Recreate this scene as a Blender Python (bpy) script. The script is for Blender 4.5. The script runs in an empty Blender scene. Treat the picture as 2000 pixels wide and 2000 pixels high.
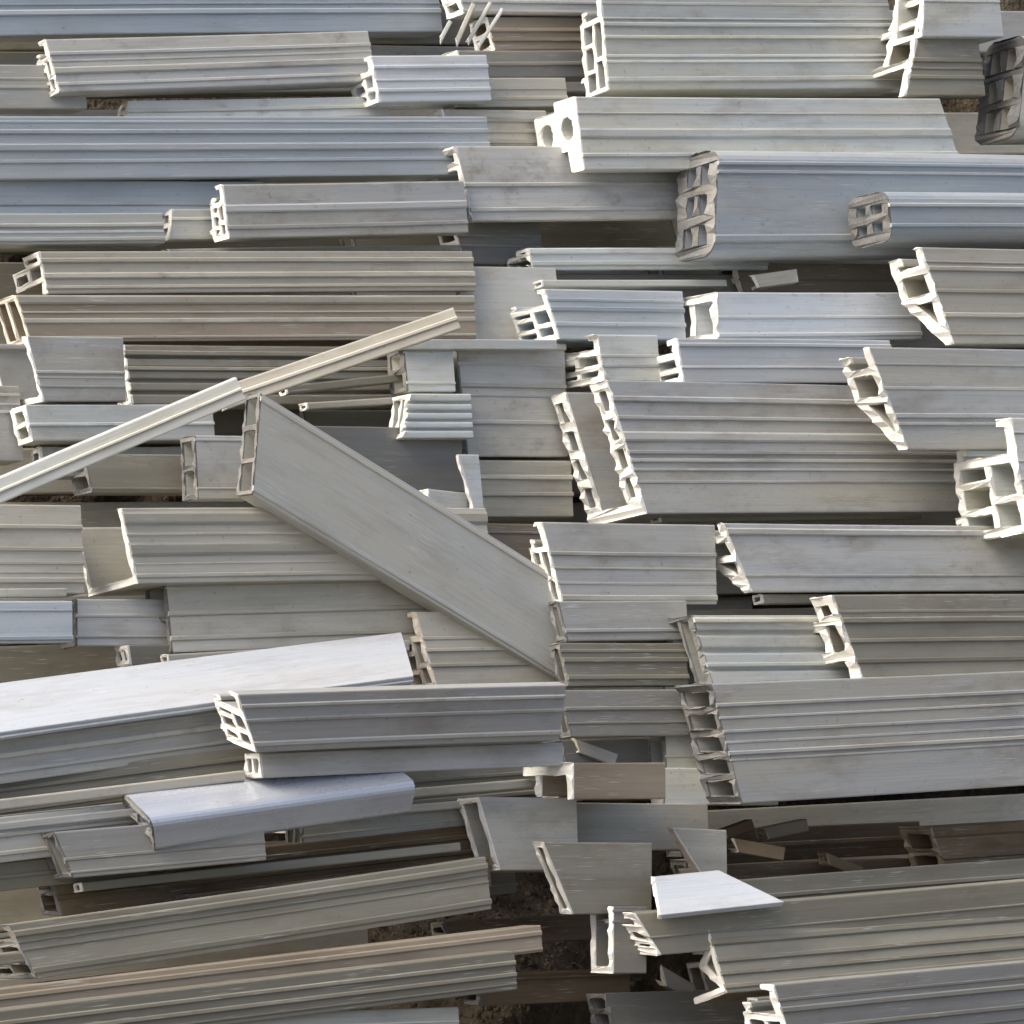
import bpy, bmesh, math, random
from mathutils import Vector, Matrix
from mathutils.geometry import tessellate_polygon
from mathutils import noise as mnoise

R = math.radians
S = bpy.context.scene
C = S.collection
rng = random.Random(7)

# ------------------------------------------------------------------ camera, sky, sun, exposure
U = 0.0006                 # metres in one picture unit at the middle of the heap
F = 7000.0                 # focal length in picture units (the picture is 2000 units wide)
PITCH = R(10)
cam_d = bpy.data.cameras.new('camera')
cam = bpy.data.objects.new('camera', cam_d); C.objects.link(cam)
CAM_Z = 1.62
cam.location = (0, 0, CAM_Z)
cam.rotation_euler = (R(90) - PITCH, 0, 0)
cam_d.sensor_width = 36.0
cam_d.lens = 36.0 * F / 2000.0
cam_d.clip_end = 500
cam_d.clip_start = 0.05
S.camera = cam

SUN_EL, SUN_AZ = 46, -118   # azimuth measured from the view direction, negative = to the left
w = bpy.data.worlds.new("World"); S.world = w; w.use_nodes = True
nt = w.node_tree
bg = nt.nodes['Background']
sky = nt.nodes.new('ShaderNodeTexSky'); sky.sky_type = 'NISHITA'; sky.sun_disc = False
sky.sun_elevation = R(SUN_EL); sky.sun_rotation = R(SUN_AZ)
sky.air_density = 0.9; sky.dust_density = 7.0; sky.ozone_density = 0.35
nt.links.new(sky.outputs[0], bg.inputs['Color'])
bg.inputs['Strength'].default_value = 0.15
sl = bpy.data.lights.new('sun', 'SUN'); sl.energy = 1.4; sl.angle = R(40); sl.color = (1.0, 0.965, 0.91)
sun = bpy.data.objects.new('sun', sl); C.objects.link(sun)
sd = Vector((math.sin(R(SUN_AZ)) * math.cos(R(SUN_EL)), math.cos(R(SUN_AZ)) * math.cos(R(SUN_EL)), math.sin(R(SUN_EL))))
sun.rotation_euler = sd.to_track_quat('Z', 'Y').to_euler()
S.view_settings.view_transform = 'Standard'
S.view_settings.look = 'None'
S.view_settings.gamma = 1.0
S.view_settings.exposure = 0.74

# ------------------------------------------------------------------ the heap's frame
CAM_M = Matrix.Rotation(R(90) - PITCH, 4, 'X'); CAM_M.translation = (0, 0, CAM_Z)
YAW = 35.0
KX, KY = math.tan(R(YAW)), 0.5

def depth(x, y, layer):
    """distance of the heap's sloping face along the view, in picture units; a layer is a profile nearer"""
    return F + KX * (x - 1000) * 0.92 + KY * (1000 - y) - 95 * layer

def cpoint(x, y, d):
    return Vector(((x - 1000) / F * d, (1000 - y) / F * d, -d)) * U

def world(v):
    return CAM_M @ v

# ------------------------------------------------------------------ materials
def N(nt, t, **kw):
    n = nt.nodes.new(t)
    for k, v in kw.items():
        setattr(n, k, v)
    return n

def plastic(name, base, tint_a, tint_b, rough=0.5, grime=(0.16, 0.13, 0.09), grime_amt=0.35, streak=0.8, spec=0.4, scale=1.0, bump=0.25, metal=0.0):
    m = bpy.data.materials.new(name); m.use_nodes = True
    t = m.node_tree; b = t.nodes['Principled BSDF']; L = t.links.new
    tc = N(t, 'ShaderNodeTexCoord'); oi = N(t, 'ShaderNodeObjectInfo')
    off = N(t, 'ShaderNodeVectorMath', operation='MULTIPLY_ADD')
    comb = N(t, 'ShaderNodeCombineXYZ')
    for i in range(3): L(oi.outputs['Random'], comb.inputs[i])
    L(comb.outputs[0], off.inputs[0]); off.inputs[1].default_value = (37, 11, 23); L(tc.outputs['Object'], off.inputs[2])
    def noise(sx, sy, sz, detail=4, rg=0.6):
        mp = N(t, 'ShaderNodeMapping'); mp.inputs['Scale'].default_value = (sx, sy, sz)
        L(off.outputs[0], mp.inputs['Vector'])
        n = N(t, 'ShaderNodeTexNoise'); n.inputs['Scale'].default_value = 1.0
        n.inputs['Detail'].default_value = detail; n.inputs['Roughness'].default_value = rg
        L(mp.outputs[0], n.inputs['Vector']); return n
    def ramp(src, a, c, lo=0.0, hi=1.0):
        r = N(t, 'ShaderNodeMapRange'); r.inputs['From Min'].default_value = a; r.inputs['From Max'].default_value = c
        r.inputs['To Min'].default_value = lo; r.inputs['To Max'].default_value = hi
        L(src, r.inputs['Value']); return r.outputs[0]
    def mix(fac, a, c, bt='MIX'):
        x = N(t, 'ShaderNodeMix', data_type='RGBA', blend_type=bt)
        if isinstance(fac, (int, float)): x.inputs[0].default_value = fac
        else: L(fac, x.inputs[0])
        for k, v in ((6, a), (7, c)):
            if isinstance(v, tuple): x.inputs[k].default_value = (*v, 1)
            else: L(v, x.inputs[k])
        return x.outputs[2]
    # long streaks along the extrusion, and tints that vary from length to length
    st = noise(1.6 * scale, 75 * scale, 75 * scale, 3)
    fine = noise(7 * scale, 330 * scale, 330 * scale, 2)
    broad = noise(2.2, 16, 16, 3)
    col = mix(ramp(st.outputs[0], 0.36, 0.64, 0, streak), base, tint_a)
    col = mix(ramp(broad.outputs[0], 0.40, 0.62, 0, 0.85), col, tint_b)
    hv = N(t, 'ShaderNodeHueSaturation')
    L(ramp(oi.outputs['Random'], 0, 1, 0.78, 1.16), hv.inputs['Value']); L(col, hv.inputs['Color'])
    col = hv.outputs[0]
    col = mix(ramp(fine.outputs[0], 0.5, 0.75, 0, 0.22), col, (0.2, 0.19, 0.17))
    # dust and grime, blotchy
    gr = noise(9, 26, 26, 6, 0.65)
    col = mix(ramp(gr.outputs[0], 0.5, 0.74, 0, grime_amt), col, grime)
    sp = noise(120, 160, 160, 2)
    col = mix(ramp(sp.outputs[0], 0.66, 0.76, 0, 0.4), col, grime)
    # dried mud splashes, on some lengths more than on others
    wn = N(t, 'ShaderNodeTexWhiteNoise', noise_dimensions='1D'); L(oi.outputs['Random'], wn.inputs['W'])
    ms = noise(22, 30, 30, 7, 0.7)
    mm = N(t, 'ShaderNodeMath', operation='MULTIPLY')
    L(ramp(ms.outputs[0], 0.56, 0.70, 0, 0.75), mm.inputs[0]); L(ramp(wn.outputs['Value'], 0.35, 1.0, 0, grime_amt * 1.6), mm.inputs[1])
    col = mix(mm.outputs[0], col, (0.17, 0.14, 0.10))
    # scuffs: short pale scratches across and along
    sf = noise(30, 900, 900, 1); sm = noise(11, 19, 19, 2)
    sx = N(t, 'ShaderNodeMath', operation='MULTIPLY')
    L(ramp(sf.outputs[0], 0.62, 0.70, 0, 0.5), sx.inputs[0]); L(ramp(sm.outputs[0], 0.5, 0.62, 0, 1), sx.inputs[1])
    col = mix(sx.outputs[0], col, (0.62, 0.62, 0.60))
    L(col, b.inputs['Base Color'])
    L(ramp(gr.outputs[0], 0.35, 0.7, rough - 0.08, rough + 0.22), b.inputs['Roughness'])
    b.inputs['Specular IOR Level'].default_value = spec; b.inputs['Metallic'].default_value = metal
    bp = N(t, 'ShaderNodeBump'); bp.inputs['Strength'].default_value = bump; bp.inputs['Distance'].default_value = 0.0012
    sc = noise(14, 420, 420, 2)
    ad = N(t, 'ShaderNodeMath', operation='MULTIPLY_ADD'); ad.inputs[1].default_value = 0.6
    L(sc.outputs[0], ad.inputs[0]); L(gr.outputs[0], ad.inputs[2])
    L(ad.outputs[0], bp.inputs['Height']); L(bp.outputs[0], b.inputs['Normal'])
    return m

M = {
    'grey':  plastic('grey_plastic',  (0.455, 0.465, 0.45), (0.375, 0.395, 0.40), (0.46, 0.45, 0.385), grime_amt=0.5),
    'pale':  plastic('pale_plastic',  (0.53, 0.56, 0.545), (0.45, 0.495, 0.505), (0.53, 0.525, 0.44), grime_amt=0.4),
    'blue':  plastic('bluish_plastic', (0.40, 0.445, 0.475), (0.48, 0.50, 0.49), (0.34, 0.40, 0.445), grime_amt=0.22, rough=0.4),
    'beige': plastic('yellowed_plastic', (0.45, 0.435, 0.365), (0.36, 0.345, 0.28), (0.49, 0.475, 0.415)),
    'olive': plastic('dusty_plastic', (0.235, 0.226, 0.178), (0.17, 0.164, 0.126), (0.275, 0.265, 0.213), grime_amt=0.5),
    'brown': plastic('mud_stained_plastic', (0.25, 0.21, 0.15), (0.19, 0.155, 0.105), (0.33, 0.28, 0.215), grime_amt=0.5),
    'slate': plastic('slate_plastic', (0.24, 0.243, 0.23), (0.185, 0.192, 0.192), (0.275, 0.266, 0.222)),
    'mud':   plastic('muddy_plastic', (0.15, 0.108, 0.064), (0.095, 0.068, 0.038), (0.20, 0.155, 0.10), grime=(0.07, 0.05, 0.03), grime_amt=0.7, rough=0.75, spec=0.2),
    'paleblue': plastic('pale_bluish_plastic', (0.56, 0.60, 0.625), (0.50, 0.545, 0.58), (0.58, 0.60, 0.595), grime_amt=0.2, rough=0.3, spec=0.6),
    'smooth': plastic('smooth_grey_plastic', (0.42, 0.435, 0.415), (0.38, 0.395, 0.38), (0.43, 0.425, 0.37), grime_amt=0.3, streak=0.3),
    'white': plastic('white_plastic', (0.47, 0.51, 0.545), (0.42, 0.46, 0.505), (0.47, 0.49, 0.50), grime_amt=0.3, streak=0.35),
    'gloss': plastic('glossy_bluish_plastic', (0.52, 0.56, 0.62), (0.60, 0.63, 0.68), (0.46, 0.51, 0.58), grime_amt=0.08, rough=0.2, spec=1.0, bump=0.05, metal=0.3),
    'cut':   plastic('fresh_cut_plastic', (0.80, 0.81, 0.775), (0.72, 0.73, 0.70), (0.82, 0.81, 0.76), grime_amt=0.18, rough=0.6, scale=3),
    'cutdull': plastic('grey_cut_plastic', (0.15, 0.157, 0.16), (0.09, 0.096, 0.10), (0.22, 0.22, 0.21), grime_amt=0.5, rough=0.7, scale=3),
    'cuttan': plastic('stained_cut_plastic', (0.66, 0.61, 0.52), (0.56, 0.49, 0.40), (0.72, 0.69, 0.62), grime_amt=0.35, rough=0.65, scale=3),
}

def soil_material():
    m = bpy.data.materials.new('soil'); m.use_nodes = True
    t = m.node_tree; b = t.nodes['Principled BSDF']; L = t.links.new
    tc = N(t, 'ShaderNodeTexCoord')
    n1 = N(t, 'ShaderNodeTexNoise'); n1.inputs['Scale'].default_value = 18; n1.inputs['Detail'].default_value = 8
    n2 = N(t, 'ShaderNodeTexNoise'); n2.inputs['Scale'].default_value = 140; n2.inputs['Detail'].default_value = 4
    L(tc.outputs['Object'], n1.inputs['Vector']); L(tc.outputs['Object'], n2.inputs['Vector'])
    r = N(t, 'ShaderNodeValToRGB'); e = r.color_ramp.elements
    e[0].position = 0.35; e[0].color = (0.045, 0.034, 0.022, 1); e[1].position = 0.68; e[1].color = (0.16, 0.125, 0.082, 1)
    L(n1.outputs[0], r.inputs[0])
    mx = N(t, 'ShaderNodeMix', data_type='RGBA', blend_type='MULTIPLY'); mx.inputs[0].default_value = 0.6
    L(r.outputs[0], mx.inputs[6]); L(n2.outputs[0], mx.inputs[7]); L(mx.outputs[2], b.inputs['Base Color'])
    b.inputs['Roughness'].default_value = 0.95
    bp = N(t, 'ShaderNodeBump'); bp.inputs['Strength'].default_value = 0.7; bp.inputs['Distance'].default_value = 0.01
    L(n2.outputs[0], bp.inputs['Height']); L(bp.outputs[0], b.inputs['Normal'])
    return m
M['soil'] = soil_material()

# ------------------------------------------------------------------ the setting: ground and the earth bank under the heap
def link_mesh(name, bm, mat, parent=None, smooth=False):
    me = bpy.data.meshes.new(name); bm.to_mesh(me); bm.free()
    if smooth:
        for p in me.polygons: p.use_smooth = True
    me.materials.append(mat)
    o = bpy.data.objects.new(name, me); C.objects.link(o)
    if parent: o.parent = parent
    return o

bm = bmesh.new()
bmesh.ops.create_grid(bm, x_segments=8, y_segments=8, size=200)
g = link_mesh('ground', bm, M['soil']); g['kind'] = 'structure'

def bank():
    bm = bmesh.new(); nx, ny = 150, 150
    vs = []
    for j in range(ny + 1):
        y = 2700 - j / ny * 3700
        for i in range(nx + 1):
            x = -700 + i / nx * 3600
            p = Vector((x * 0.011, y * 0.011, 0))
            h = mnoise.fractal(p, 0.9, 2.1, 5) * 34 + mnoise.noise(p * 0.25) * 30
            # a low hump of soil that shows between the lengths at the bottom
            hump = 440 * math.exp(-((x - 1010) / 210) ** 2 - ((y - 1960) / 190) ** 2)
            d = depth(x, y, -6.0) - h - hump
            vs.append(bm.verts.new(world(cpoint(x, y, d))))
    for j in range(ny):
        for i in range(nx):
            a = j * (nx + 1) + i
            bm.faces.new((vs[a], vs[a + 1], vs[a + nx + 2], vs[a + nx + 1]))
    o = link_mesh('earth_bank', bm, M['soil'], smooth=True); o['kind'] = 'structure'
bank()

def clods():
    bm = bmesh.new(); r = random.Random(5)
    for i in range(1500):
        x, y = r.gauss(1010, 150), r.gauss(1900, 110)
        if i > 1000: x, y = r.uniform(1380, 1950), r.uniform(1570, 1760)
        p = Vector((x * 0.011, y * 0.011, 0))
        h = mnoise.fractal(p, 0.9, 2.1, 5) * 34 + mnoise.noise(p * 0.25) * 30
        hump = 440 * math.exp(-((x - 1010) / 210) ** 2 - ((y - 1960) / 190) ** 2)
        c = world(cpoint(x, y, depth(x, y, -6.0) - h - hump))
        sz = U * r.choice((3, 4, 5, 7, 10)) * r.uniform(0.7, 1.3)
        m = Matrix.Translation(c) @ Matrix.Rotation(r.uniform(0, 6), 4, Vector((r.random(), r.random(), r.random() + .1))) @ Matrix.Diagonal((sz, sz * r.uniform(.5, 1), sz * r.uniform(.5, .9), 1))
        bmesh.ops.create_icosphere(bm, subdivisions=1, radius=1, matrix=m)
    o = link_mesh('soil_clods', bm, M['soil']); o['kind'] = 'stuff'
clods()

# ------------------------------------------------------------------ cross sections: outer loop, holes; q = depth from the front face, u = height
def rect(a, b, c, d):
    return [(a, b), (c, b), (c, d), (a, d)]

def sec_box(W, H, t, n=2):
    out = rect(0, 0, W, H); holes = []
    if H >= W:
        k = n; hh = (H - t * (k + 1)) / k
        for i in range(k):
            u0 = t + i * (hh + t); holes.append(rect(t, u0, W - t, u0 + hh))
    else:
        k = n; ww = (W - t * (k + 1)) / k
        for i in range(k):
            q0 = t + i * (ww + t); holes.append(rect(q0, t, q0 + ww, H - t))
    return out, holes

def sec_window(W, H, t, n=2):
    a, b = 0.70 * H, 0.46 * W
    k = 0.8 * t
    out = [(0, 0), (W, 0), (W, 0.16 * H), (W + 1.4 * k, 0.16 * H), (W + 1.4 * k, 0.16 * H + k), (W, 0.16 * H + k), (W, a), (W - 0.9 * t, a), (W - 0.9 * t, a + 0.10 * H),
           (W - 2.9 * k, a + 0.10 * H), (W - 2.9 * k, a + 0.10 * H - k), (W - 0.9 * t - k, a + 0.10 * H - k), (W - 0.9 * t - k, a),
           (1.5 * t, a), (1.5 * t, H - k), (2.8 * t, H - k), (2.8 * t, H), (0, H)]
    h1 = a * 0.45
    hs = [rect(t, t, b - k / 2, h1 - k / 2), rect(t, h1 + k / 2, b - k / 2, a - t),
          rect(b + k / 2, t, W - t, a * 0.30), rect(b + k / 2, a * 0.30 + k, W - t, a * 0.64), rect(b + k / 2, a * 0.64 + k, W - t, a - t)]
    hs = [h for h in hs if h[1][0] - h[0][0] > 0.2 * t and h[2][1] - h[1][1] > 0.2 * t]
    return out, hs

def sec_rbox(W, H, t, n=2):
    r = 0.26 * min(W, H); out = []
    for cq, cu, a0 in ((W - r, r, -90), (W - r, H - r, 0), (r, H - r, 90), (r, r, 180)):
        for i in range(6):
            a = R(a0 + 18 * i); out.append((cq + r * math.cos(a), cu + r * math.sin(a)))
    hs = []; m = t + 0.25 * r
    hh = (H - 2 * m - (n - 1) * t) / n
    for i in range(n):
        u0 = m + i * (hh + t)
        for q0, q1 in ((m, W / 2 - t / 2), (W / 2 + t / 2, W - m)):
            hs.append(rect(q0, u0, q1, u0 + hh))
    return out, hs

def sec_sash(W, H, t, n=2):
    a, b = 0.3 * H, 0.74 * H
    out = [(0, 0), (1.6 * t, 0), (1.6 * t, a), (W, a), (W, a + 1.2 * t), (W + 0, b - 1.2 * t), (W, b), (0.55 * W, b), (0.55 * W, H), (0, H)]
    out = [p for i, p in enumerate(out) if i == 0 or p != out[i - 1]]
    hs = [rect(t, a + t, 0.45 * W, b - t / 2), rect(0.45 * W + t, a + t, W - t, b - t), rect(t, b + t / 2, 0.55 * W - t, H - t)]
    return out, hs

def sec_u(W, H, t, n=2):
    return [(0, 0), (W, 0), (W, H), (W - 2.2 * t, H), (W - 2.2 * t, H - t), (W - t, H - t), (W - t, t), (t, t), (t, H - t), (2.2 * t, H - t), (2.2 * t, H), (0, H)], []

def sec_plain_u(W, H, t, n=2):
    return [(0, 0), (W, 0), (W, 0.92 * H), (W - t, 0.92 * H), (W - t, t), (t, t), (t, H), (0, H)], []

def sec_double_u(W, H, t, n=2):
    # tall channel whose two flanges are themselves hollow
    f = 2.6 * t
    out = [(0, 0), (W, 0), (W, H), (W - f, H), (W - f, 1.4 * t), (f, 1.4 * t), (f, H), (0, H)]
    hs = []
    for q0 in (0, W - f):
        for i in range(4):
            u0 = 2 * t + i * (H - 2 * t) / 4
            hs.append(rect(q0 + 0.7 * t, u0, q0 + f - 0.7 * t, u0 + (H - 2 * t) / 4 - t))
    return out, hs

def sec_i(W, H, t, n=2):
    m = W * 0.5
    return [(0, 0), (W, 0), (W, t), (m + t / 2, t), (m + t / 2, H - t), (W, H - t), (W, H), (0, H), (0, H - t), (m - t / 2, H - t), (m - t / 2, t), (0, t)], []

def sec_z(W, H, t, n=2):
    return [(0, 0), (t, 0), (t, H * 0.46), (W, H * 0.46), (W, H), (W - t, H), (W - t, H * 0.46 + t), (t, H * 0.46 + t), (t, H * 0.9), (0, H * 0.9)], []

def sec_zig(W, H, t, n=2):
    # front lip high, web slanting, back lip low
    return [(0, 0), (W * 0.55, 0), (W * 0.55, t), (t * 1.3, t), (W * 0.62, H * 0.52), (t * 1.3, H - t), (W * 0.75, H - t), (W * 0.75, H), (0, H),
            (0, H - t * 1.2), (W * 0.62 - t * 1.5, H * 0.52), (0, t * 1.2)], []

def sec_zig2(W, H, t, n=2):
    # front wall with a flange at top and bottom and a slanting brace behind it
    out = [(0, 0), (W, 0), (W, t), (1.0 * t, t), (0.55 * W, 0.5 * H), (1.0 * t, H - 2.2 * t), (1.0 * t, H - t), (W, H - t), (W, H), (0, H)]
    return out, [[(0.8 * t, 2.4 * t), (0.55 * W - 1.5 * t, 0.5 * H), (0.8 * t, H - 3.6 * t)]]

def sec_pi(W, H, t, n=2):
    return [(0, 0), (t, 0), (t, H - 1.3 * t), (0.62 * W, H - 1.3 * t), (0.62 * W, t * 0.4), (0.62 * W + t, t * 0.4), (0.62 * W + t, H - 1.3 * t), (W, H - 1.3 * t), (W, H), (0, H)], []

def sec_vee(W, H, t, n=2):
    # front wall, back wall that slants out from the foot, webs between: reads as a Y from the end
    k = 0.8 * t
    out = [(0, 0), (1.2 * t, 0), (W, 0.5 * H), (W, H * 0.94), (W - 2 * t, H * 0.94), (W - 2 * t, H * 0.94 - k), (W - t, H * 0.94 - k), (W - t, 0.74 * H + k), (t, 0.74 * H + k), (t, H), (0, H)]
    return out, [[(t, 2.0 * t), (W - 1.9 * t, 0.5 * H - k / 2), (t, 0.5 * H - k / 2)], rect(t, 0.5 * H + k / 2, W - t, 0.74 * H)]

def sec_l(W, H, t, n=2):
    return [(0, 0), (W, 0), (W, t), (t, t), (t, H), (0, H)], []

def sec_t(W, H, t, n=2):
    m = W * 0.55
    return [(m, 0), (m + t, 0), (m + t, H - t), (W, H - t), (W, H), (0, H), (0, H - t), (m, H - t)], []

def sec_plate(W, H, t, n=2):
    return rect(0, 0, W, H), []

def sec_round(W, H, t, n=2):
    out = []
    for i in range(16):
        a = math.tau * i / 16 - math.pi / 2
        out.append((W / 2 + W / 2 * math.sin(-a) if False else W / 2 + W / 2 * math.cos(a), H / 2 + H / 2 * math.sin(a)))
    inn = [(W / 2 + (q - W / 2) * (1 - 2 * t / W), H / 2 + (u - H / 2) * (1 - 2 * t / H)) for q, u in out]
    return out, [inn]

def sec_ribbed(W, H, t, n=5):
    # a board with a comb of ribs towards the front
    out = [(0, 0), (W, 0), (W, H), (0, H)]
    k = n; s = H / k
    front = []
    for i in range(k - 1, 0, -1):
        u = i * s
        front += [(0, u + 0.18 * s), (t * 0.9, u + 0.1 * s), (t * 0.9, u - 0.1 * s), (0, u - 0.18 * s)]
    hs = [rect(2 * t, t, W * 0.5 - t / 2, H - t), rect(W * 0.5 + t / 2, t, W - t, H - t)]
    return out + front, hs

def sec_box2(W, H, t, n=2):
    # two round chambers side by side, lip above and below
    def ring(cq, cu, rq, ru): return [(cq + rq * math.cos(math.tau * i / 12), cu + ru * math.sin(math.tau * i / 12)) for i in range(12)]
    out = [(0, 0), (W * 0.28, 0), (W * 0.28, 0.3 * H), (W, 0.3 * H), (W, 0.86 * H), (W * 0.5, 0.86 * H), (W * 0.5, H), (0, H)]
    return out, [ring(0.27 * W, 0.6 * H, 0.15 * W, 0.17 * H), ring(0.74 * W, 0.57 * H, 0.15 * W, 0.17 * H)]

SEC = dict(box=sec_box, box2=sec_box2, window=sec_window, sash=sec_sash, u=sec_u, pu=sec_plain_u, du=sec_double_u, i=sec_i, z=sec_z, zig=sec_zig, vee=sec_vee, zig2=sec_zig2, rbox=sec_rbox, pi=sec_pi, l=sec_l, t=sec_t,
           plate=sec_plate, round=sec_round, ribbed=sec_ribbed)

def area(loop):
    return 0.5 * sum(loop[i][0] * loop[(i + 1) % len(loop)][1] - loop[(i + 1) % len(loop)][0] * loop[i][1] for i in range(len(loop)))

def fillet(loop, r, k=2):
    res = []; n = len(loop)
    for i in range(n):
        a, b, c = Vector(loop[i - 1]), Vector(loop[i]), Vector(loop[(i + 1) % n])
        d1, d2 = (a - b), (c - b)
        l = min(r, d1.length * 0.35, d2.length * 0.35)
        if l < 0.4 or d1.angle(d2) > 2.7:
            res.append(tuple(b)); continue
        p, q = b + d1.normalized() * l, b + d2.normalized() * l
        for s in range(k + 1):
            f = s / k
            res.append(tuple(p * (1 - f) ** 2 + b * 2 * f * (1 - f) + q * f * f))
    return res

def split(loop, mx):
    res = []; n = len(loop)
    for i in range(n):
        a, b = Vector(loop[i]), Vector(loop[(i + 1) % n])
        k = max(1, int((b - a).length / mx))
        for s in range(k): res.append(tuple(a.lerp(b, s / k)))
    return res

def burr(q, u, x, rag):
    if x > 0 or rag == 0: return (0.0, 0.0)
    p = Vector((q * 780 + rag * 9e3, u * 780, 1.7))
    return (mnoise.noise(p) * rag, mnoise.noise(p + Vector((0, 0, 40))) * rag)

def extrude(loops, rings, cap0, cap1, bow, cut, rag=0.0):
    """loops of (q, u); rings = list of distances along the length; cut(q, u) = offset of the sawn end"""
    bm = bmesh.new(); x0, x1 = rings[0], rings[-1]
    cols = []
    for lp in loops:
        rows = []
        for x in rings:
            f = (x - x0) / (x1 - x0)
            rows.append([bm.verts.new((x + cut(q, u, x), q + bow[0] * bow_f(x, bow) + burr(q, u, x, rag)[0], u + bow[1] * bow_f(x, bow) + burr(q, u, x, rag)[1])) for q, u in lp])
        n = len(lp)
        for a, b in zip(rows, rows[1:]):
            for i in range(n):
                bm.faces.new((a[i], a[(i + 1) % n], b[(i + 1) % n], b[i]))
        cols.append(rows)
    tris = tessellate_polygon([[Vector((q, u, 0)) for q, u in lp] for lp in loops])
    for end, use in ((0, cap0), (-1, cap1)):
        if not use: continue
        flat = [v for rows in cols for v in rows[end]]
        for t in tris:
            try: bm.faces.new([flat[i] for i in t])
            except ValueError: pass
    bmesh.ops.recalc_face_normals(bm, faces=bm.faces[:])
    return bm

def bow_f(x, bow):
    f = min(max(x / bow[2], 0), 1)
    return 4 * f * (1 - f)

GROUP = 'scrap plastic profiles heaped in the pile'
PIECES = []

def piece(name, sec, xb, yb, h, xend, slope, W, layer, mat, label, lean=0.25, yaw=None, rho=5.0, cut='cut', t=9, n=2, ridges=(),
          cat='profile', jag=2.4, bow=None, d=None, ridge_mat=None, group=GROUP, nose=0.0, far=0.0, farq=0.0):
    d = depth(xb, yb, layer) if d is None else d
    jr = random.Random(int(xb * 3 + yb * 5))
    if yaw is None:
        yaw = YAW + jr.uniform(-2.5, 2.5); slope = slope + jr.uniform(-0.55, 0.55); rho = rho + jr.uniform(-2, 4)
    k = d / F                                     # units here -> picture units at this depth
    th, rh = R(yaw), R(rho)
    Xn, Yn = (xb - 1000) / F, (1000 - yb) / F
    # direction of the length, in the camera's axes (x right, y up, z away)
    ax, az = math.cos(th), math.sin(th)
    ay = math.tan(R(slope)) * (ax - az * Xn) + az * Yn
    a = Vector((ax, ay, az)).normalized()
    u0 = Vector((0, 1, 0)); u0 = (u0 - a * u0.dot(a)).normalized()
    q0 = Vector((-a.z, 0, a.x)); q0 = (q0 - a * q0.dot(a) - u0 * q0.dot(u0)).normalized()
    u = (u0 * math.cos(rh) + q0 * math.sin(rh)).normalized()
    q = (q0 * math.cos(rh) - u0 * math.sin(rh)).normalized()
    Hh = h * k / max(0.3, u.y); Ww = W * k
    # lean of the sawn end that the roll does not already give is a slanting saw cut
    px = lambda v: v.x - v.z * Xn
    shift = (-lean * h * k - Hh * px(u)) / (Hh * max(0.2, px(a)))
    shift = max(-1.2, min(1.2, shift))
    # length so that the far end reaches xend in the picture
    P = Vector((Xn, Yn, 1)) * d
    tx = (xend - 1000) / F
    Ln = (tx * P.z - P.x) / max(0.05, (a.x - tx * a.z))
    Ln = max(Ln, 20)
    # camera axes -> world
    conv = lambda v: Vector((v.x, v.y, -v.z))
    mat4 = Matrix.Identity(4)
    rot = CAM_M.to_3x3()
    for i, v in enumerate((a, q, u)):
        wv = rot @ conv(v)
        for r in range(3): mat4[r][i] = wv[r]
    mat4.translation = world(conv(P) * U)
    root = bpy.data.objects.new(name, None); C.objects.link(root)
    root.empty_display_size = 0.02
    root.matrix_world = mat4
    root['label'] = label; root['category'] = cat
    if group: root['group'] = group
    tt = t * k * (1.06 if sec not in ('plate', 'l', 'ribbed') else 1.0)
    outer, holes = SEC[sec](Ww, Hh, tt, n)
    if area(outer) < 0: outer = outer[::-1]
    outer = split(fillet(outer, (2.2 if sec == 'plate' else 3.0) * k), 11 * k)
    holes = [split(fillet(hh, 2.0 * k, 1), 14 * k)[::-1] for hh in holes]
    loops = [outer] + holes
    L2 = Ln * U
    sc = lambda lp: [(x * U, y * U) for x, y in lp]
    loops = [sc(lp) for lp in loops]
    r = random.Random(hash((name, xb, yb)) & 0xffff if False else int(xb * 7 + yb * 13) & 0xffff)
    bl = min(1.0, L2 / 0.7) * 0.0013; bw = (r.uniform(-1, 1) * bl, r.uniform(-1, 1) * bl, L2) if bow is None else (bow[0] * U, bow[1] * U, L2)
    ce = 4.0 * k * U                              # the sawn rim
    jit = {}
    def cutf(qq, uu, x):
        s = shift * uu + nose * qq
        if x <= ce * 1.01:
            j = 0.0
            if x <= 0:
                j = (mnoise.noise(Vector((qq * 160 + xb, uu * 160 + yb, 0.3))) * 1.0 + mnoise.noise(Vector((qq * 700 + xb, uu * 700 + yb, 5.3))) * 1.2) * jag * U * 1.4
            return s + j
        f = max(0.0, 1 - x / L2)
        return s * f + (far * uu + farq * qq) * (1 - f)
    nseg = max(2, min(9, int(Ln / 180)))
    rings = [ce] + [ce + (L2 - ce) * i / nseg for i in range(1, nseg + 1)]
    body = link_mesh('body', extrude(loops, rings, False, True, bw, cutf), M[mat], root)
    link_mesh('cut_end', extrude(loops, [0.0, ce * 0.45, ce], True, False, bw, cutf, 2.3 * k * U * min(1.7, jag / 2.6)), M[cut], root)
    # raised ridges that run along the front face: (height as a share of the face, thickness, how proud)
    ridges = list(ridges)
    if h >= 56 and sec not in ('plate', 'ribbed', 'rbox', 'round', 'l', 'pi', 'zig2') and group == GROUP and cat == 'profile':
        rr = random.Random(int(xb * 11 + yb * 17)); lo = 0.1
        for _ in range(int(h / 42)):
            f = rr.uniform(0.06, 0.94); hh = rr.uniform(3.5, 7)
            if all(abs(f - o[0]) * h > (hh + o[1]) / 2 + 5 for o in ridges): ridges.append((f, hh, rr.uniform(1.2, 2.6)))
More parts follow.
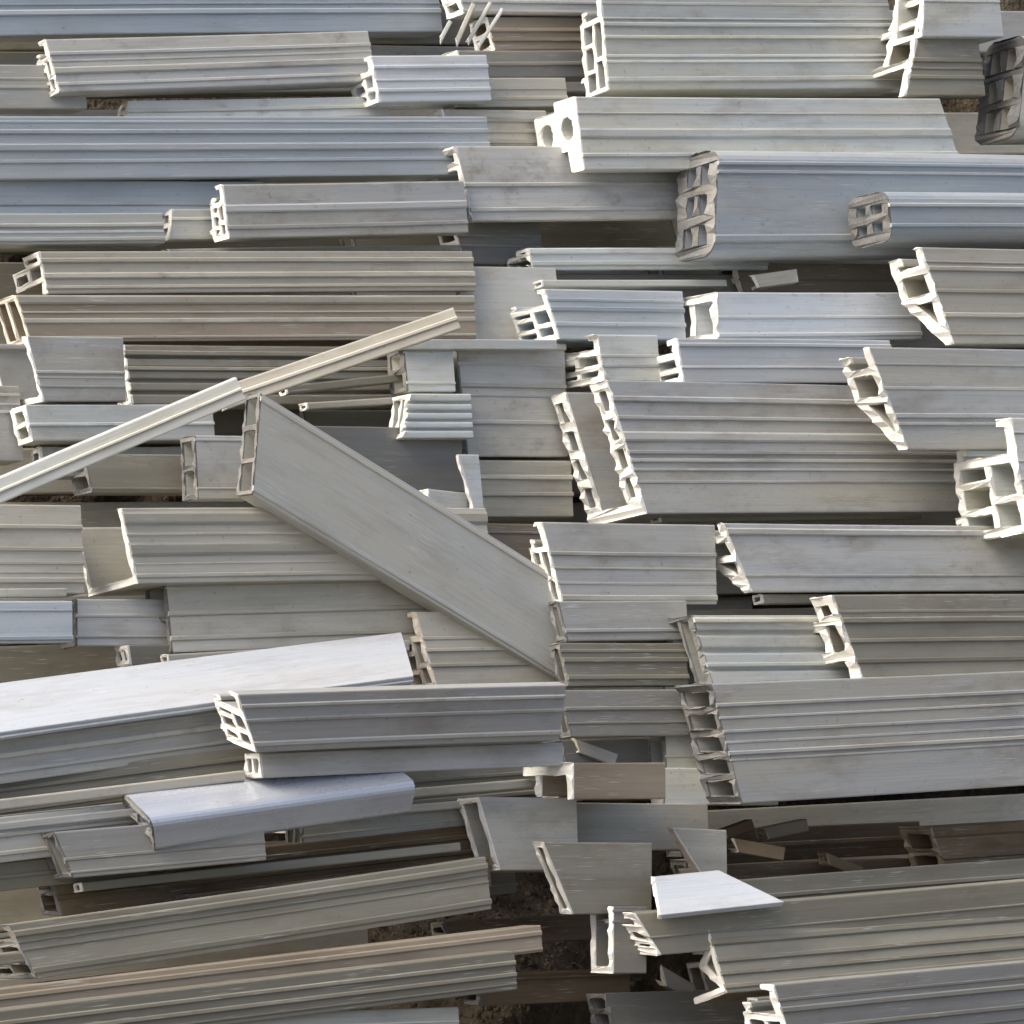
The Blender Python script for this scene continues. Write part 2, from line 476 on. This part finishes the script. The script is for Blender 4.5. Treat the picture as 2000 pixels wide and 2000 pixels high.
    for f, hh, pr in ridges:
        c, e, o = f * Hh * U, hh * k * U / 2, pr * k * U
        lp = [(-o, c - e * 0.6), (-o, c + e * 0.6), (-o * 0.5, c + e), (0.3 * o, c + e), (0.3 * o, c - e), (-o * 0.5, c - e)]
        link_mesh('ridge', extrude([lp], [0.1 * ce] + rings, True, True, bw, cutf), M[ridge_mat or mat], root)
    return root

def P(*a, **k): PIECES.append(piece(*a, **k))

# ------------------------------------------------------------------ TOP LEFT
P('box_profile', 'box', -120, 72, 150, 865, 0.3, 70, -1.0, 'blue', 'bluish grey profile along the top edge of the picture at the left', ridges=((0.3, 12, 4), (0.55, 7, 3)))
P('window_profile', 'window', 116, 180, 105, 735, 1.6, 55, 0.6, 'grey', 'lilac grey profile under the bluish top one, its small white end near the left border', lean=0.27, ridges=((0.4, 14, 4), (0.72, 8, 3), (0.15, 7, 3)))
P('box_profile', 'box', -140, 212, 88, 170, 0, 70, -0.2, 'grey', 'short grey box profile at the left border, under the black slit near the top', n=1)
P('box_profile', 'box', 240, 238, 42, 760, 0.8, 40, 0.0, 'pale', 'thin pale profile starting beside the dark hole at upper left', lean=-0.3, cut='cuttan', ridges=((0.5, 8, 3),))
P('window_profile', 'window', -140, 352, 126, 960, 0.2, 90, 0.5, 'blue', 'wide blue grey profile crossing the upper left, beneath the dark hole', ridges=((0.75, 10, 4), (0.5, 16, 5), (0.28, 8, 3)))
P('box_profile', 'box', -140, 424, 72, 520, 0.2, 60, 0.0, 'blue', 'blue grey box profile just below the wide blue grey one at the left', ridges=((0.35, 8, 3),))
P('window_profile', 'window', 446, 466, 106, 915, 1.5, 55, 1.2, 'grey', 'grey tapering profile with a small upright white end, left of the big hollow sawn end', lean=0.12, ridges=((0.55, 16, 4), (0.2, 9, 3)))
P('u_channel', 'u', -120, 478, 62, 322, 0.6, 55, 0.6, 'pale', 'light low channel at the left border above the long black slit', ridges=((0.6, 8, 4), (0.15, 8, 4)))
P('box_profile', 'box', 328, 468, 60, 560, 0.4, 40, 0.3, 'pale', 'stubby pale profile whose white end sits left of the tapering grey one', lean=-0.15)
# below the black slit
P('sash_profile', 'sash', 92, 574, 84, 930, 0.3, 130, 0.6, 'beige', 'grey profile with a curly white hollow end at the left border under the black slit', lean=0.2, ridges=((0.78, 10, 4), (0.42, 12, 4), (0.15, 7, 3)))
P('box_profile', 'box', 58, 668, 92, 930, 0.8, 100, 0.2, 'brown', 'brown stained profile with a yellowish sawn end, above the long slanting strips', lean=0.3, cut='cuttan', ridges=((0.9, 18, 5), (0.45, 10, 3)), ridge_mat='beige')
P('box_profile', 'ribbed', 258, 790, 118, 800, 0.4, 60, 0.1, 'olive', 'olive dusty profile with fine ribs behind the upper slanting strip', lean=0.15, n=5, ridges=((0.86, 10, 4), (0.6, 8, 4)))
P('u_channel', 'u', 84, 784, 128, 246, 0, 170, 1.3, 'grey', 'short grey channel with two slanting white flange ends at the left border', lean=0.26, t=10, ridges=((0.45, 6, 3),))
P('box_profile', 'box', 62, 862, 72, 420, 0.3, 60, 1.0, 'pale', 'pale block shaped profile below the short grey channel, above the cream strip', lean=0.2, ridges=((0.45, 7, 4),))
P('box_profile', 'box', 84, 930, 58, 480, 0.3, 50, 0.3, 'grey', 'low grey profile partly covered by the cream slanting strip', lean=0.1)
P('box_profile', 'box', -140, 900, 150, 46, 0, 80, 0.0, 'grey', 'grey profile cut off by the left border beside the slanting flange ends')

# ------------------------------------------------------------------ TOP MIDDLE
P('box_profile', 'box', 965, 98, 66, 1160, 0, 60, -0.6, 'brown', 'brownish grey profile tucked behind the top middle, left of a white upright end', ridges=((0.6, 8, 4), (0.3, 7, 4)))
P('box_profile', 'box', 905, 26, 60, 1300, -0.6, 60, -0.2, 'grey', 'grey profile cut by the top border in the middle', ridges=((0.4, 7, 3),))
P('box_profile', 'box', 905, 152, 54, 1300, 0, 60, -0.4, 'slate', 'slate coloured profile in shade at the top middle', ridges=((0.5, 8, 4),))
P('window_profile', 'window', 742, 200, 92, 960, 0.8, 90, 1.0, 'paleblue', 'short pale bluish white profile with an open end in the top middle', lean=0.2, ridges=((0.25, 8, 4), (0.75, 7, 4)))
P('box_profile', 'box', 890, 210, 58, 1110, 0, 60, 0.3, 'beige', 'beige profile between the short bluish white one and the two holed end', lean=0.1, cut='cuttan', ridges=((0.3, 8, 3),))
P('box_profile', 'box', 880, 284, 72, 1075, 0, 60, 0.3, 'beige', 'beige ribbed profile directly left of the end with two round holes', ridges=((0.7, 9, 5), (0.4, 8, 4), (0.1, 8, 4)))
P('sash_profile', 'sash', 922, 432, 148, 1345, 0.3, 200, 0.9, 'grey', 'grey profile with the big triangular hollow end in the upper middle', lean=0.22, t=13, ridges=((0.48, 9, 4), (0.15, 9, 4)), jag=5)
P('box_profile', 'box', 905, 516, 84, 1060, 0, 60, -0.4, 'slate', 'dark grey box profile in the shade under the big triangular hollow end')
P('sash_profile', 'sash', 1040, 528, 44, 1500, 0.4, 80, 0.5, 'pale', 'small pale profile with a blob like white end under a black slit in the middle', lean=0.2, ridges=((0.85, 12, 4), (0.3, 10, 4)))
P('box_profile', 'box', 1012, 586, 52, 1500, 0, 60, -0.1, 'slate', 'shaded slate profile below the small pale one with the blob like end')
P('board', 'plate', 880, 668, 150, 1100, 0, 14, 0.3, 'grey', 'flat grey board upright between the brown profile and the white triangular end', lean=-0.2, cat='board')

# ------------------------------------------------------------------ TOP RIGHT
P('window_profile', 'window', 1188, 176, 210, 1760, 0.1, 75, 1.0, 'pale', 'wide pale grey profile cut by the top border at the right', lean=0.08, ridges=((0.62, 8, 4), (0.5, 7, 4), (0.1, 10, 4)))
P('window_profile', 'sash', 1768, 186, 200, 1925, 0, 170, 1.8, 'olive', 'short profile with a lacy white hollow end near the top right corner', lean=-0.2, ridges=((0.35, 9, 4), (0.18, 9, 4)), jag=6, t=13)
P('box_profile', 'box', 1800, 72, 110, 1960, 0, 90, 2.4, 'pale', 'pale box profile at the top right corner beside the lacy white end', lean=-0.05, n=1)
P('box_profile', 'box2', 1140, 332, 144, 1878, 0.15, 150, 2.0, 'pale', 'long pale profile with two round holes in its white end', lean=0.12, t=15, far=-0.3, ridges=((0.5, 20, 4), (0.2, 8, 4)))
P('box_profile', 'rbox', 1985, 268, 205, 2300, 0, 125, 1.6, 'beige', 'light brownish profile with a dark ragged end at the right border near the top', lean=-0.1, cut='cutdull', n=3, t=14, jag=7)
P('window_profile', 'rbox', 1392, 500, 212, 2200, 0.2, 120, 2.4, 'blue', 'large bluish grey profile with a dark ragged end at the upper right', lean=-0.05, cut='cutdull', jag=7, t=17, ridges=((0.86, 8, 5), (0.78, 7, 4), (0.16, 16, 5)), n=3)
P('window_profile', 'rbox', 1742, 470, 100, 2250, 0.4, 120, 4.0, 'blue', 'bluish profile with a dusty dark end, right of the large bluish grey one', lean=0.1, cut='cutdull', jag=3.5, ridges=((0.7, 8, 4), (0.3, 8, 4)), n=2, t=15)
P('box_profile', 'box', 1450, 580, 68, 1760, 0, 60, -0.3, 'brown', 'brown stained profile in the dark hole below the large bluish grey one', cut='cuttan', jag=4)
P('zigzag_profile', 'vee', 1862, 672, 190, 2250, 0.3, 100, 4.0, 'beige', 'beige profile with a tall zigzag white end by the right border', lean=0.34, t=17, ridges=((0.78, 10, 5), (0.55, 8, 4), (0.3, 10, 5)), jag=5)

# ------------------------------------------------------------------ MIDDLE
P('window_profile', 'window', 1092, 662, 98, 1340, 0.1, 130, 1.8, 'blue', 'bluish grey profile with a white triangular end right of the flat grey board', lean=0.3, ridges=((0.6, 10, 4), (0.3, 9, 4)))
P('box_profile', 'box', 1402, 666, 96, 1800, 0.1, 150, 2.6, 'paleblue', 'pale profile with a square white chambered end above the light blue one', lean=0.02, t=15, n=2, ridges=((0.12, 9, 4),), jag=5)
P('window_profile', 'window', 1335, 748, 88, 1745, 0.2, 170, 3.2, 'paleblue', 'light bluish profile over the tall channel in the middle', lean=0.15, t=12, ridges=((0.85, 8, 4),))
P('window_profile', 'window', 1180, 745, 92, 1290, 0.1, 170, 2.4, 'pale', 'pale profile with a fuzzy white end just above the tall channel', lean=0.15, t=11, jag=7)
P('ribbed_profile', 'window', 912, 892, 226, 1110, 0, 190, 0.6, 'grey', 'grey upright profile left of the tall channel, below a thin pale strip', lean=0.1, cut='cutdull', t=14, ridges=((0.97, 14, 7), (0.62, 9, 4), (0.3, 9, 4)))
P('box_profile', 'box', 905, 1010, 112, 1120, 0, 100, 0.2, 'beige', 'beige shaded profile under the grey upright one, behind the tall channel', ridges=((0.7, 10, 5), (0.4, 9, 5)))
P('tall_channel', 'du', 1262, 1004, 262, 2120, 0.4, 180, 2.6, 'grey', 'tall grey channel with two slanting hollow flanges and an open top in the centre', lean=0.3, t=17, rho=9, jag=6,
  ridges=((0.86, 12, 5), (0.72, 8, 4), (0.58, 20, 5), (0.46, 8, 5), (0.40, 8, 4)))
P('v_profile', 'vee', 1772, 878, 200, 2150, 0.2, 95, 4.6, 'grey', 'grey profile with a V shaped white end at the right, over the tall channel', lean=0.38, t=16, ridges=((0.33, 10, 4), (0.25, 6, 4)), jag=5)
P('window_profile', 'window', 2008, 1040, 225, 2300, 0.2, 190, 5.6, 'pale', 'white double chambered profile end cut off by the right border', lean=0.15, t=16, jag=5)
P('window_profile', 'window', 1100, 1180, 160, 1400, 0.4, 64, 3.5, 'grey', 'grey profile with a thin slanting white end beside the wide diagonal board', lean=0.27, ridges=((0.62, 8, 4), (0.08, 12, 4)))
P('y_profile', 'vee', 1468, 1156, 134, 2200, 0.5, 90, 4.0, 'grey', 'grey profile with a Y shaped white end right of centre', lean=0.42, t=15, ridges=((0.88, 14, 5),), jag=5)
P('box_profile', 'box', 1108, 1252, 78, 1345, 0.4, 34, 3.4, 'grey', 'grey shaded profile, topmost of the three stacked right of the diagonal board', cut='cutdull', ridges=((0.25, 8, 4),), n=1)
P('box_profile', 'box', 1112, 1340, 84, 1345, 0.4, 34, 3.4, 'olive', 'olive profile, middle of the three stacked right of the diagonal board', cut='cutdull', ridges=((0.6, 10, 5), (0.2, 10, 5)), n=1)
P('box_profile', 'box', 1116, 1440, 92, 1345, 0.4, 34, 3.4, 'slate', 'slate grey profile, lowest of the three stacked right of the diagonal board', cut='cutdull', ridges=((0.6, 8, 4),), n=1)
P('window_profile', 'sash', 1690, 1342, 180, 2200, 1.0, 120, 5.2, 'olive', 'olive grey profile with a tall ragged white end at the right', lean=0.36, t=17, jag=6, ridges=((0.72, 12, 5), (0.5, 9, 4), (0.28, 10, 4), (0.08, 10, 4)))
P('board', 'ribbed', 1392, 1340, 138, 1670, 1.2, 100, 4.1, 'pale', 'pale ribbed profile whose corner sticks out above the wide grey slab at the right', lean=0.3, n=4, cut='cutdull', ridges=((0.93, 10, 6), (0.3, 8, 4)))
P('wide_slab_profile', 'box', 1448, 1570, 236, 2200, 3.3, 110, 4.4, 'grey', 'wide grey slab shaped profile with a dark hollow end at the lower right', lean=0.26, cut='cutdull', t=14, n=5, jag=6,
  ridges=((0.82, 8, 4), (0.6, 7, 3), (0.42, 9, 4)))
P('box_profile', 'box', 1300, 1505, 72, 1520, 0.3, 60, 2.9, 'pale', 'light grey block left of the wide grey slab, upper one', lean=0.05, cut='cutdull', n=1)
P('box_profile', 'plate', 1296, 1572, 72, 1520, 0.3, 40, 3.1, 'pale', 'light grey flat board left of the wide grey slab, lower one', lean=0.05, cut='cutdull', cat='board')

# ------------------------------------------------------------------ LEFT MIDDLE, the slanting lengths
P('slanting_strip', 'box', -60, 1010, 44, 480, 23.0, 40, 3.0, 'pale', 'cream strip slanting up from the left border', lean=0.3, yaw=12, rho=-3, ridges=((0.5, 6, 4),), t=6)
P('slanting_strip', 'box', 440, 800, 42, 900, 19.0, 40, 2.3, 'beige', 'grey slanting strip that carries on up from the cream one', lean=0.3, yaw=14, rho=4, t=6, ridges=((0.5, 8, 4),))
P('diagonal_board', 'box', 492, 965, 166, 1160, -31.2, 60, 3.9, 'smooth', 'wide smooth grey board lying diagonally down across the heap', lean=-0.10, yaw=32, rho=4, n=3, t=8, cut='cutdull', ridges=((0.06, 10, 4), (0.94, 10, 4)), cat='board')
P('board', 'plate', 640, 960, 128, 905, 0, 20, 0.9, 'slate', 'dark grey flat board behind the upper edge of the diagonal board', cat='board')
P('box_profile', 'box', 385, 975, 125, 500, 0, 60, 2.0, 'grey', 'grey upright block at the upper left end of the diagonal board', lean=0.05, cut='cutdull')
P('box_profile', 'box', 180, 962, 76, 420, 0, 70, 0.8, 'olive', 'olive shaded profile under the cream strip', cut='cutdull')
P('u_channel', 'pu', 268, 1140, 148, 960, 1.2, 200, 2.6, 'beige', 'pale channel with a lit open end, under the diagonal board at the left', lean=0.22, t=13, ridges=((0.86, 26, 5), (0.45, 26, 6), (0.1, 9, 4)))
P('box_profile', 'box', 335, 1275, 138, 960, 2.2, 80, 1.7, 'beige', 'yellowish profile below the pale open channel', lean=0.1, cut='cutdull', ridges=((0.55, 10, 4), (0.2, 10, 4)))
P('window_profile', 'window', -160, 1160, 178, 165, 0.5, 90, 1.2, 'beige', 'grey striped profile at the left border, left of the lit open channel', ridges=((0.75, 9, 5), (0.5, 9, 5), (0.15, 12, 5)))
P('box_profile', 'box', -160, 1258, 84, 142, 0.6, 60, 1.9, 'blue', 'bluish grey short box profile at the left border, below the striped one', ridges=((0.12, 10, 4),), t=8)
P('box_profile', 'box', 148, 1262, 92, 330, 0.6, 60, 1.3, 'grey', 'mottled grey profile right of the bluish short box', lean=0.0, cut='cutdull')
P('box_profile', 'box', 255, 1300, 40, 800, 1.5, 50, 1.5, 'olive', 'thin olive profile with a tiny white end above the bright white board', lean=0.15)
P('window_profile', 'window', 852, 1345, 150, 1100, 1.0, 90, 2.1, 'beige', 'pale beige profile with a pinkish white end just under the diagonal board', lean=0.28, cut='cuttan', t=11, ridges=((0.5, 8, 5), (0.3, 8, 5)))
P('bright_board', 'box', -170, 1472, 18, 805, 7.6, 205, 3.4, 'white', 'bright white board lying on top at the left, with its top face lit', lean=0.1, rho=-24, ridges=((0.35, 8, 4),), cat='board', farq=0.5)
P('box_profile', 'box', -170, 1556, 92, 560, 8.0, 70, 2.8, 'grey', 'olive profile directly under the bright white board', ridges=((0.6, 12, 5), (0.25, 8, 4)))
P('box_profile', 'window', -170, 1622, 78, 540, 7.6, 70, 2.2, 'olive', 'olive profile two below the bright white board at the left border', ridges=((0.7, 10, 5), (0.35, 9, 4)))
P('window_profile', 'window', 500, 1470, 116, 1092, 2.6, 110, 5.6, 'grey', 'grey profile with a curly white end over the right part of the bright white board', lean=0.32, rho=-10, t=11, ridges=((0.8, 8, 4), (0.55, 8, 4), (0.15, 10, 4)))
P('box_profile', 'box', 512, 1520, 48, 1100, 2.6, 60, 5.0, 'grey', 'thin grey profile under the one with the curly white end', lean=0.1, cut='cut')
P('box_profile', 'box', 600, 1560, 44, 1100, 4.5, 60, 2.4, 'olive', 'olive ledge like profile above the silvery tube right end', ridges=((0.4, 8, 4),))
P('box_profile', 'box', 560, 1628, 64, 1060, 5.5, 60, 2.0, 'olive', 'olive grey profile behind the silvery tube', ridges=((0.6, 10, 5),))
P('blue_tube', 'rbox', 302, 1668, 70, 800, 8.2, 120, 4.2, 'gloss', 'glossy silvery box tube with a bright lit top, lower left', lean=0.1, cut='cutdull', t=8, far=0, cat='tube', rho=-28, n=2)
P('box_profile', 'box', -170, 1706, 90, 290, 7.0, 60, 2.8, 'grey', 'grey olive profile at the left border beside the silvery tube', ridges=((0.6, 9, 4), (0.2, 9, 4)))
P('box_profile', 'box', -170, 1760, 56, 290, 6.0, 60, 2.3, 'olive', 'dark olive profile at the left border below the grey olive one', ridges=((0.5, 9, 4),))
P('box_profile', 'box', 142, 1715, 92, 520, 5.5, 100, 3.7, 'slate', 'small blue grey box profile with a dark end, left of the silvery tube', lean=0.42, cut='cutdull', t=9)
P('box_profile', 'box', 590, 1660, 56, 1000, 6.0, 60, 2.9, 'beige', 'beige grey ledge profile right of the silvery tube', lean=0.0, cut='cutdull')

# ------------------------------------------------------------------ BOTTOM LEFT
P('box_profile', 'box', 120, 1790, 92, 960, 6.2, 70, 2.2, 'mud', 'brown dusty profile below the silvery tube', ridges=((0.75, 12, 5), (0.4, 10, 4)), cut='cutdull')
P('box_profile', 'box', 395, 1806, 62, 960, 7.0, 60, 2.9, 'mud', 'olive profile with a dark slanted end, lower left', lean=0.45, cut='cutdull')
P('window_profile', 'window', 72, 1912, 112, 960, 8.6, 180, 3.3, 'olive', 'long olive grey profile rising from the bottom left with a dark hollow end', lean=0.5, cut='cutdull', t=11, ridges=((0.82, 14, 5), (0.15, 14, 5)))
P('box_profile', 'box', -170, 2010, 58, 1060, 7.5, 70, 2.7, 'brown', 'brown grey profile along the lower left under a black slit', ridges=((0.7, 12, 4),))
P('box_profile', 'box', -170, 2080, 84, 1010, 7.0, 80, 3.4, 'olive', 'olive profile at the bottom left, just inside the lower border', ridges=((0.7, 10, 4), (0.4, 10, 4)))
P('box_profile', 'box', 440, 2110, 126, 900, 2.6, 90, 4.2, 'pale', 'whitish profile cut by the bottom border left of the soil', cut='cut', lean=0.1)

# ------------------------------------------------------------------ BOTTOM MIDDLE AND RIGHT
P('t_profile', 'pi', 1118, 1562, 72, 1300, 0.5, 165, 5.4, 'brown', 'small T shaped white profile end above the two grey boards at the bottom', lean=0.0, cut='cut', t=17, rho=0, jag=4)
P('box_profile', 'box', 1090, 1560, 76, 1320, 0.3, 60, 1.4, 'brown', 'brown stained profile behind the small T shaped end', cut='cuttan')
P('board', 'box', 975, 1700, 142, 1130, 0.2, 70, 3.8, 'grey', 'grey smooth short board with white edge lines, upper of two at the bottom middle', lean=0.30, n=1, t=10, cat='board')
P('board', 'box', 1118, 1786, 140, 1272, 0.6, 36, 4.6, 'olive', 'grey smooth short board with one white edge, lower of two at the bottom middle', lean=0.42, n=1, t=10, cat='board')
P('board', 'box', 1110, 1660, 92, 1385, -0.5, 50, 3.0, 'beige', 'tan board lying behind the two short grey boards', n=1, cut='cuttan', lean=0.1, cat='board')
P('small_channel', 'pu', 1196, 1902, 130, 1262, 0, 70, 4.4, 'slate', 'small upright channel with two white edges under the lower short grey board', lean=0.0, t=12)
P('l_profile', 'l', 1372, 1712, 92, 1420, -2.0, 60, 3.6, 'beige', 'small cream slanted profile end above the pointed white plate', lean=0.65, cut='cuttan', t=18)
P('window_profile', 'window', 1290, 1866, 86, 2200, 5.0, 130, 5.3, 'olive', 'olive profile under the pointed white plate with a torn white end', lean=0.6, cut='cut', t=14, jag=6, rho=0)
P('z_profile', 'zig2', 1418, 1940, 124, 2200, 5.2, 105, 5.4, 'olive', 'beige profile with a zigzag white end at the bottom right', lean=0.3, t=13, ridges=((0.78, 14, 5), (0.5, 10, 5), (0.3, 9, 5), (0.1, 10, 4)), rho=20)
P('window_profile', 'window', 1570, 2120, 200, 2300, 6.0, 120, 6.2, 'slate', 'grey blue profile with a white end at the bottom right corner', lean=0.3, t=13, cut='cut', ridges=((0.75, 12, 5), (0.55, 10, 4)))
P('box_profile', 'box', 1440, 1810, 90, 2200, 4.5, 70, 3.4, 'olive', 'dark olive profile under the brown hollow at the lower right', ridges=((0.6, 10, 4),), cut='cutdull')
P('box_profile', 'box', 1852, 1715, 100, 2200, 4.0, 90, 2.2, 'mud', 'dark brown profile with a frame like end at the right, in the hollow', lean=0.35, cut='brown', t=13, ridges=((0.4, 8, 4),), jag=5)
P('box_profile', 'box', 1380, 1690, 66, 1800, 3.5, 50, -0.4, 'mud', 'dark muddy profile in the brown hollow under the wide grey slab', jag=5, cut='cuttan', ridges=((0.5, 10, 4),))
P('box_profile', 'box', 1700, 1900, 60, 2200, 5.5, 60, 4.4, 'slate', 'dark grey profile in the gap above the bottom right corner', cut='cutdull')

# ------------------------------------------------------------------ small pieces lying on the heap
P('pointed_plate', 'plate', 1290, 1796, 10, 1528, 6.0, 118, 6.0, 'white', 'bright white plate cut to a point at its right end, lower right', lean=0.3, rho=-34, farq=-0.75, nose=0.5, jag=5, cat='plate')
P('ribbed_block', 'ribbed', 788, 856, 88, 925, 0, 60, 1.6, 'pale', 'short ribbed grey offcut left of the tall channel, under the small blank one', lean=-0.15, n=5, jag=3)
P('offcut', 'box', 795, 764, 84, 890, 0, 60, 1.5, 'pale', 'small blank grey offcut above the short ribbed one', lean=0.1, n=2, cut='cutdull')
P('thin_strip', 'plate', 784, 682, 20, 1088, 0, 30, 2.0, 'pale', 'thin pale strip along the top of the grey upright profile in the middle', lean=0.1, cat='strip')
for i, (x, y, xe, sl_, lab) in enumerate((
        (862, 84, 884, 62, 'leftmost'), (893, 92, 930, 66, 'second from left'), (915, 88, 962, 60, 'third from left'), (935, 96, 985, 57, 'rightmost'))):
    P('torn_strip', 'plate', x, y, 4, xe, sl_, 8, 2.4, 'pale', lab + ' torn pale strip sticking up at the top border', lean=0.4, yaw=8, jag=5, cat='strip', group='torn strips at the top border')
P('end_cap', 'box', 838, 1020, 66, 912, -6, 40, 1.9, 'pale', 'small pale offcut wedged behind the upper edge of the diagonal board', lean=0.05, n=1, jag=4)
P('thin_strip', 'l', 930, 1015, 128, 944, 0, 40, 2.2, 'pale', 'narrow white upright strip beside the small wedged offcut', lean=0.28, t=8, cat='strip')

for x, y, h, xe, sl_, yw, mt, lab in (
        (940, 1880, 30, 1040, 14, 25, 'mud', 'muddy offcut half sunk in the middle of the dark soil'),
        (1300, 1925, 26, 1345, -30, 15, 'slate', 'dark grey scrap left of the zigzag white end'),
        (1440, 1665, 26, 1530, -10, 15, 'mud', 'muddy scrap lying in the brown hollow near the slab corner'),
        (1480, 562, 26, 1560, 8, 15, 'beige', 'tan scrap in the dark slot under the large bluish grey profile'),
        (1130, 1470, 22, 1200, -20, 15, 'grey', 'grey scrap lying across the slate offcut')):
    lay = {True: 0.9, False: 2.6}[y > 1780 and x < 1180] if y > 1400 else 0.9
    if 1400 < x < 1800 and y > 1600: lay = 2.4
    P('scrap_offcut', 'l', x, y, h, xe, sl_, 40, lay, mt, lab, lean=0.4, yaw=yw, t=6, jag=6, cut='cuttan', cat='offcut', group='small broken scraps')

# clutter seen in the gaps
P('box_profile', 'box', 930, 1140, 118, 1075, 0.5, 60, 1.2, 'brown', 'tan stained profile behind the diagonal board, left of the thin slanting white end', cut='cuttan', jag=4)
P('box_profile', 'box', 1110, 1505, 60, 1310, 1.0, 60, 2.4, 'slate', 'slate offcut below the three stacked profiles', jag=4, cut='cutdull')
P('box_profile', 'box', 1150, 1560, 50, 1330, 0.5, 60, 2.2, 'brown', 'brown offcut right of the small T shaped end', jag=4, cut='cuttan')
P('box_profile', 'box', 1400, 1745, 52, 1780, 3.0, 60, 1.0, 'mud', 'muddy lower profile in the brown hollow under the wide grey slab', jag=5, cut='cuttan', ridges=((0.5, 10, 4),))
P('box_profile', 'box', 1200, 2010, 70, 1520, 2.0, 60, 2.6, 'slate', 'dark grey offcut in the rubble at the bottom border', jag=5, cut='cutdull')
P('box_profile', 'box', 860, 1760, 60, 1010, 6.0, 50, 1.6, 'olive', 'olive offcut dipping into the soil left of the short grey boards', jag=5, cut='cutdull')
P('box_profile', 'box', 880, 1852, 52, 1180, 4.0, 50, 0.9, 'mud', 'muddy dark profile crossing the soil left of the short grey boards', jag=5, cut='cutdull')
P('box_profile', 'box', 940, 1965, 60, 1230, 2.0, 50, 1.4, 'mud', 'muddy dark profile near the bottom border on the soil', jag=5, cut='cutdull')
for x, y, h, xe, sl_, mt, lab in (
        (1500, 1640, 24, 1580, 12, 'brown', 'brown scrap leaning in the brown hollow, near its middle'),
        (1620, 1690, 20, 1680, -22, 'mud', 'small muddy scrap left of the frame like end in the hollow'),
        (1420, 1640, 20, 1475, 20, 'mud', 'muddy scrap standing by the left side of the brown hollow')):
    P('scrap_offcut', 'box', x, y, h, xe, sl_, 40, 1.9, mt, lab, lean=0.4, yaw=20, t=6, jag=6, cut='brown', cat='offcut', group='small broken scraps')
# narrow strips squeezed between the rows
for x, y, h, xe, sl_, lay, mt, lab in (
        (330, 500, 14, 900, 0.6, 0.2, 'beige', 'thin beige strip in the dark slit left of the middle, near the top'),
        (-120, 1168, 18, 130, 0.4, 1.6, 'beige', 'thin beige strip under the striped profile at the left border'),
        (330, 1300, 22, 800, 3.0, 2.0, 'beige', 'thin beige strip just above the bright white board'),
        (-150, 1600, 20, 480, 7.0, 3.2, 'beige', 'thin beige strip two rows under the bright white board'),
        (-150, 1640, 16, 300, 6.5, 3.1, 'grey', 'thin grey strip at the left border above the silvery tube level'),
        (620, 1572, 18, 1040, 4.5, 3.4, 'beige', 'thin beige strip right of the silvery tube, upper one'),
        (640, 1600, 16, 960, 5.0, 3.2, 'grey', 'thin grey strip right of the silvery tube, lower one'),
        (160, 1742, 18, 900, 6.4, 3.0, 'olive', 'thin olive strip below the small grey box with a dark end'),
        (430, 1776, 16, 900, 6.8, 3.2, 'brown', 'thin brown strip above the long olive grey profile'),
        (-150, 1905, 22, 60, 7.0, 2.9, 'olive', 'thin olive strip at the left border beside the dark hollow end'),
        (560, 770, 16, 790, 6.0, 0.9, 'olive', 'thin olive strip under the grey slanting strip'),
        (600, 800, 14, 800, 4.0, 1.0, 'beige', 'thin beige strip under the thin olive one, left of the ribbed offcut'),
        (1060, 560, 14, 1420, 0.4, 0.9, 'grey', 'thin grey strip under the small pale profile with the blob like end'),
        (1290, 1020, 14, 1800, 0.6, 1.8, 'olive', 'thin olive strip directly under the tall channel'),
        (1490, 1178, 18, 2150, 0.8, 3.6, 'olive', 'thin olive strip under the profile with the Y shaped end'),
        (1560, 1836, 18, 2150, 4.6, 4.9, 'olive', 'thin olive strip above the profile with the zigzag end'),
        (1480, 1968, 18, 1950, 5.0, 5.6, 'slate', 'thin dark strip under the profile with the zigzag end')):
    P('narrow_strip', 'box', x, y, h, xe, sl_, 30, lay, mt, lab, lean=0.2, t=4, n=1, cat='strip')
# lengths deep inside the heap
rf = random.Random(21)
for j in range(20):
    y = 95 + j * 98
    for x0, x1 in ((-260, 720), (640, 1420), (1360, 2300)):
        if y > 1600 and x0 == 640: continue
        xx = x0 + rf.uniform(-60, 60)
        P('box_profile', 'box', xx, y + rf.uniform(-18, 18), rf.uniform(80, 96), x1 + rf.uniform(0, 80), 0.3 + max(0, (y - 900) / 1000) * rf.uniform(3, 6), 50, -2.6 - rf.uniform(0, .5),
          rf.choice(('beige', 'olive', 'beige', 'grey')), 'weathered profile length deep inside the heap, mostly covered by others', n=1, cut='cutdull', group='lengths deep inside the heap')
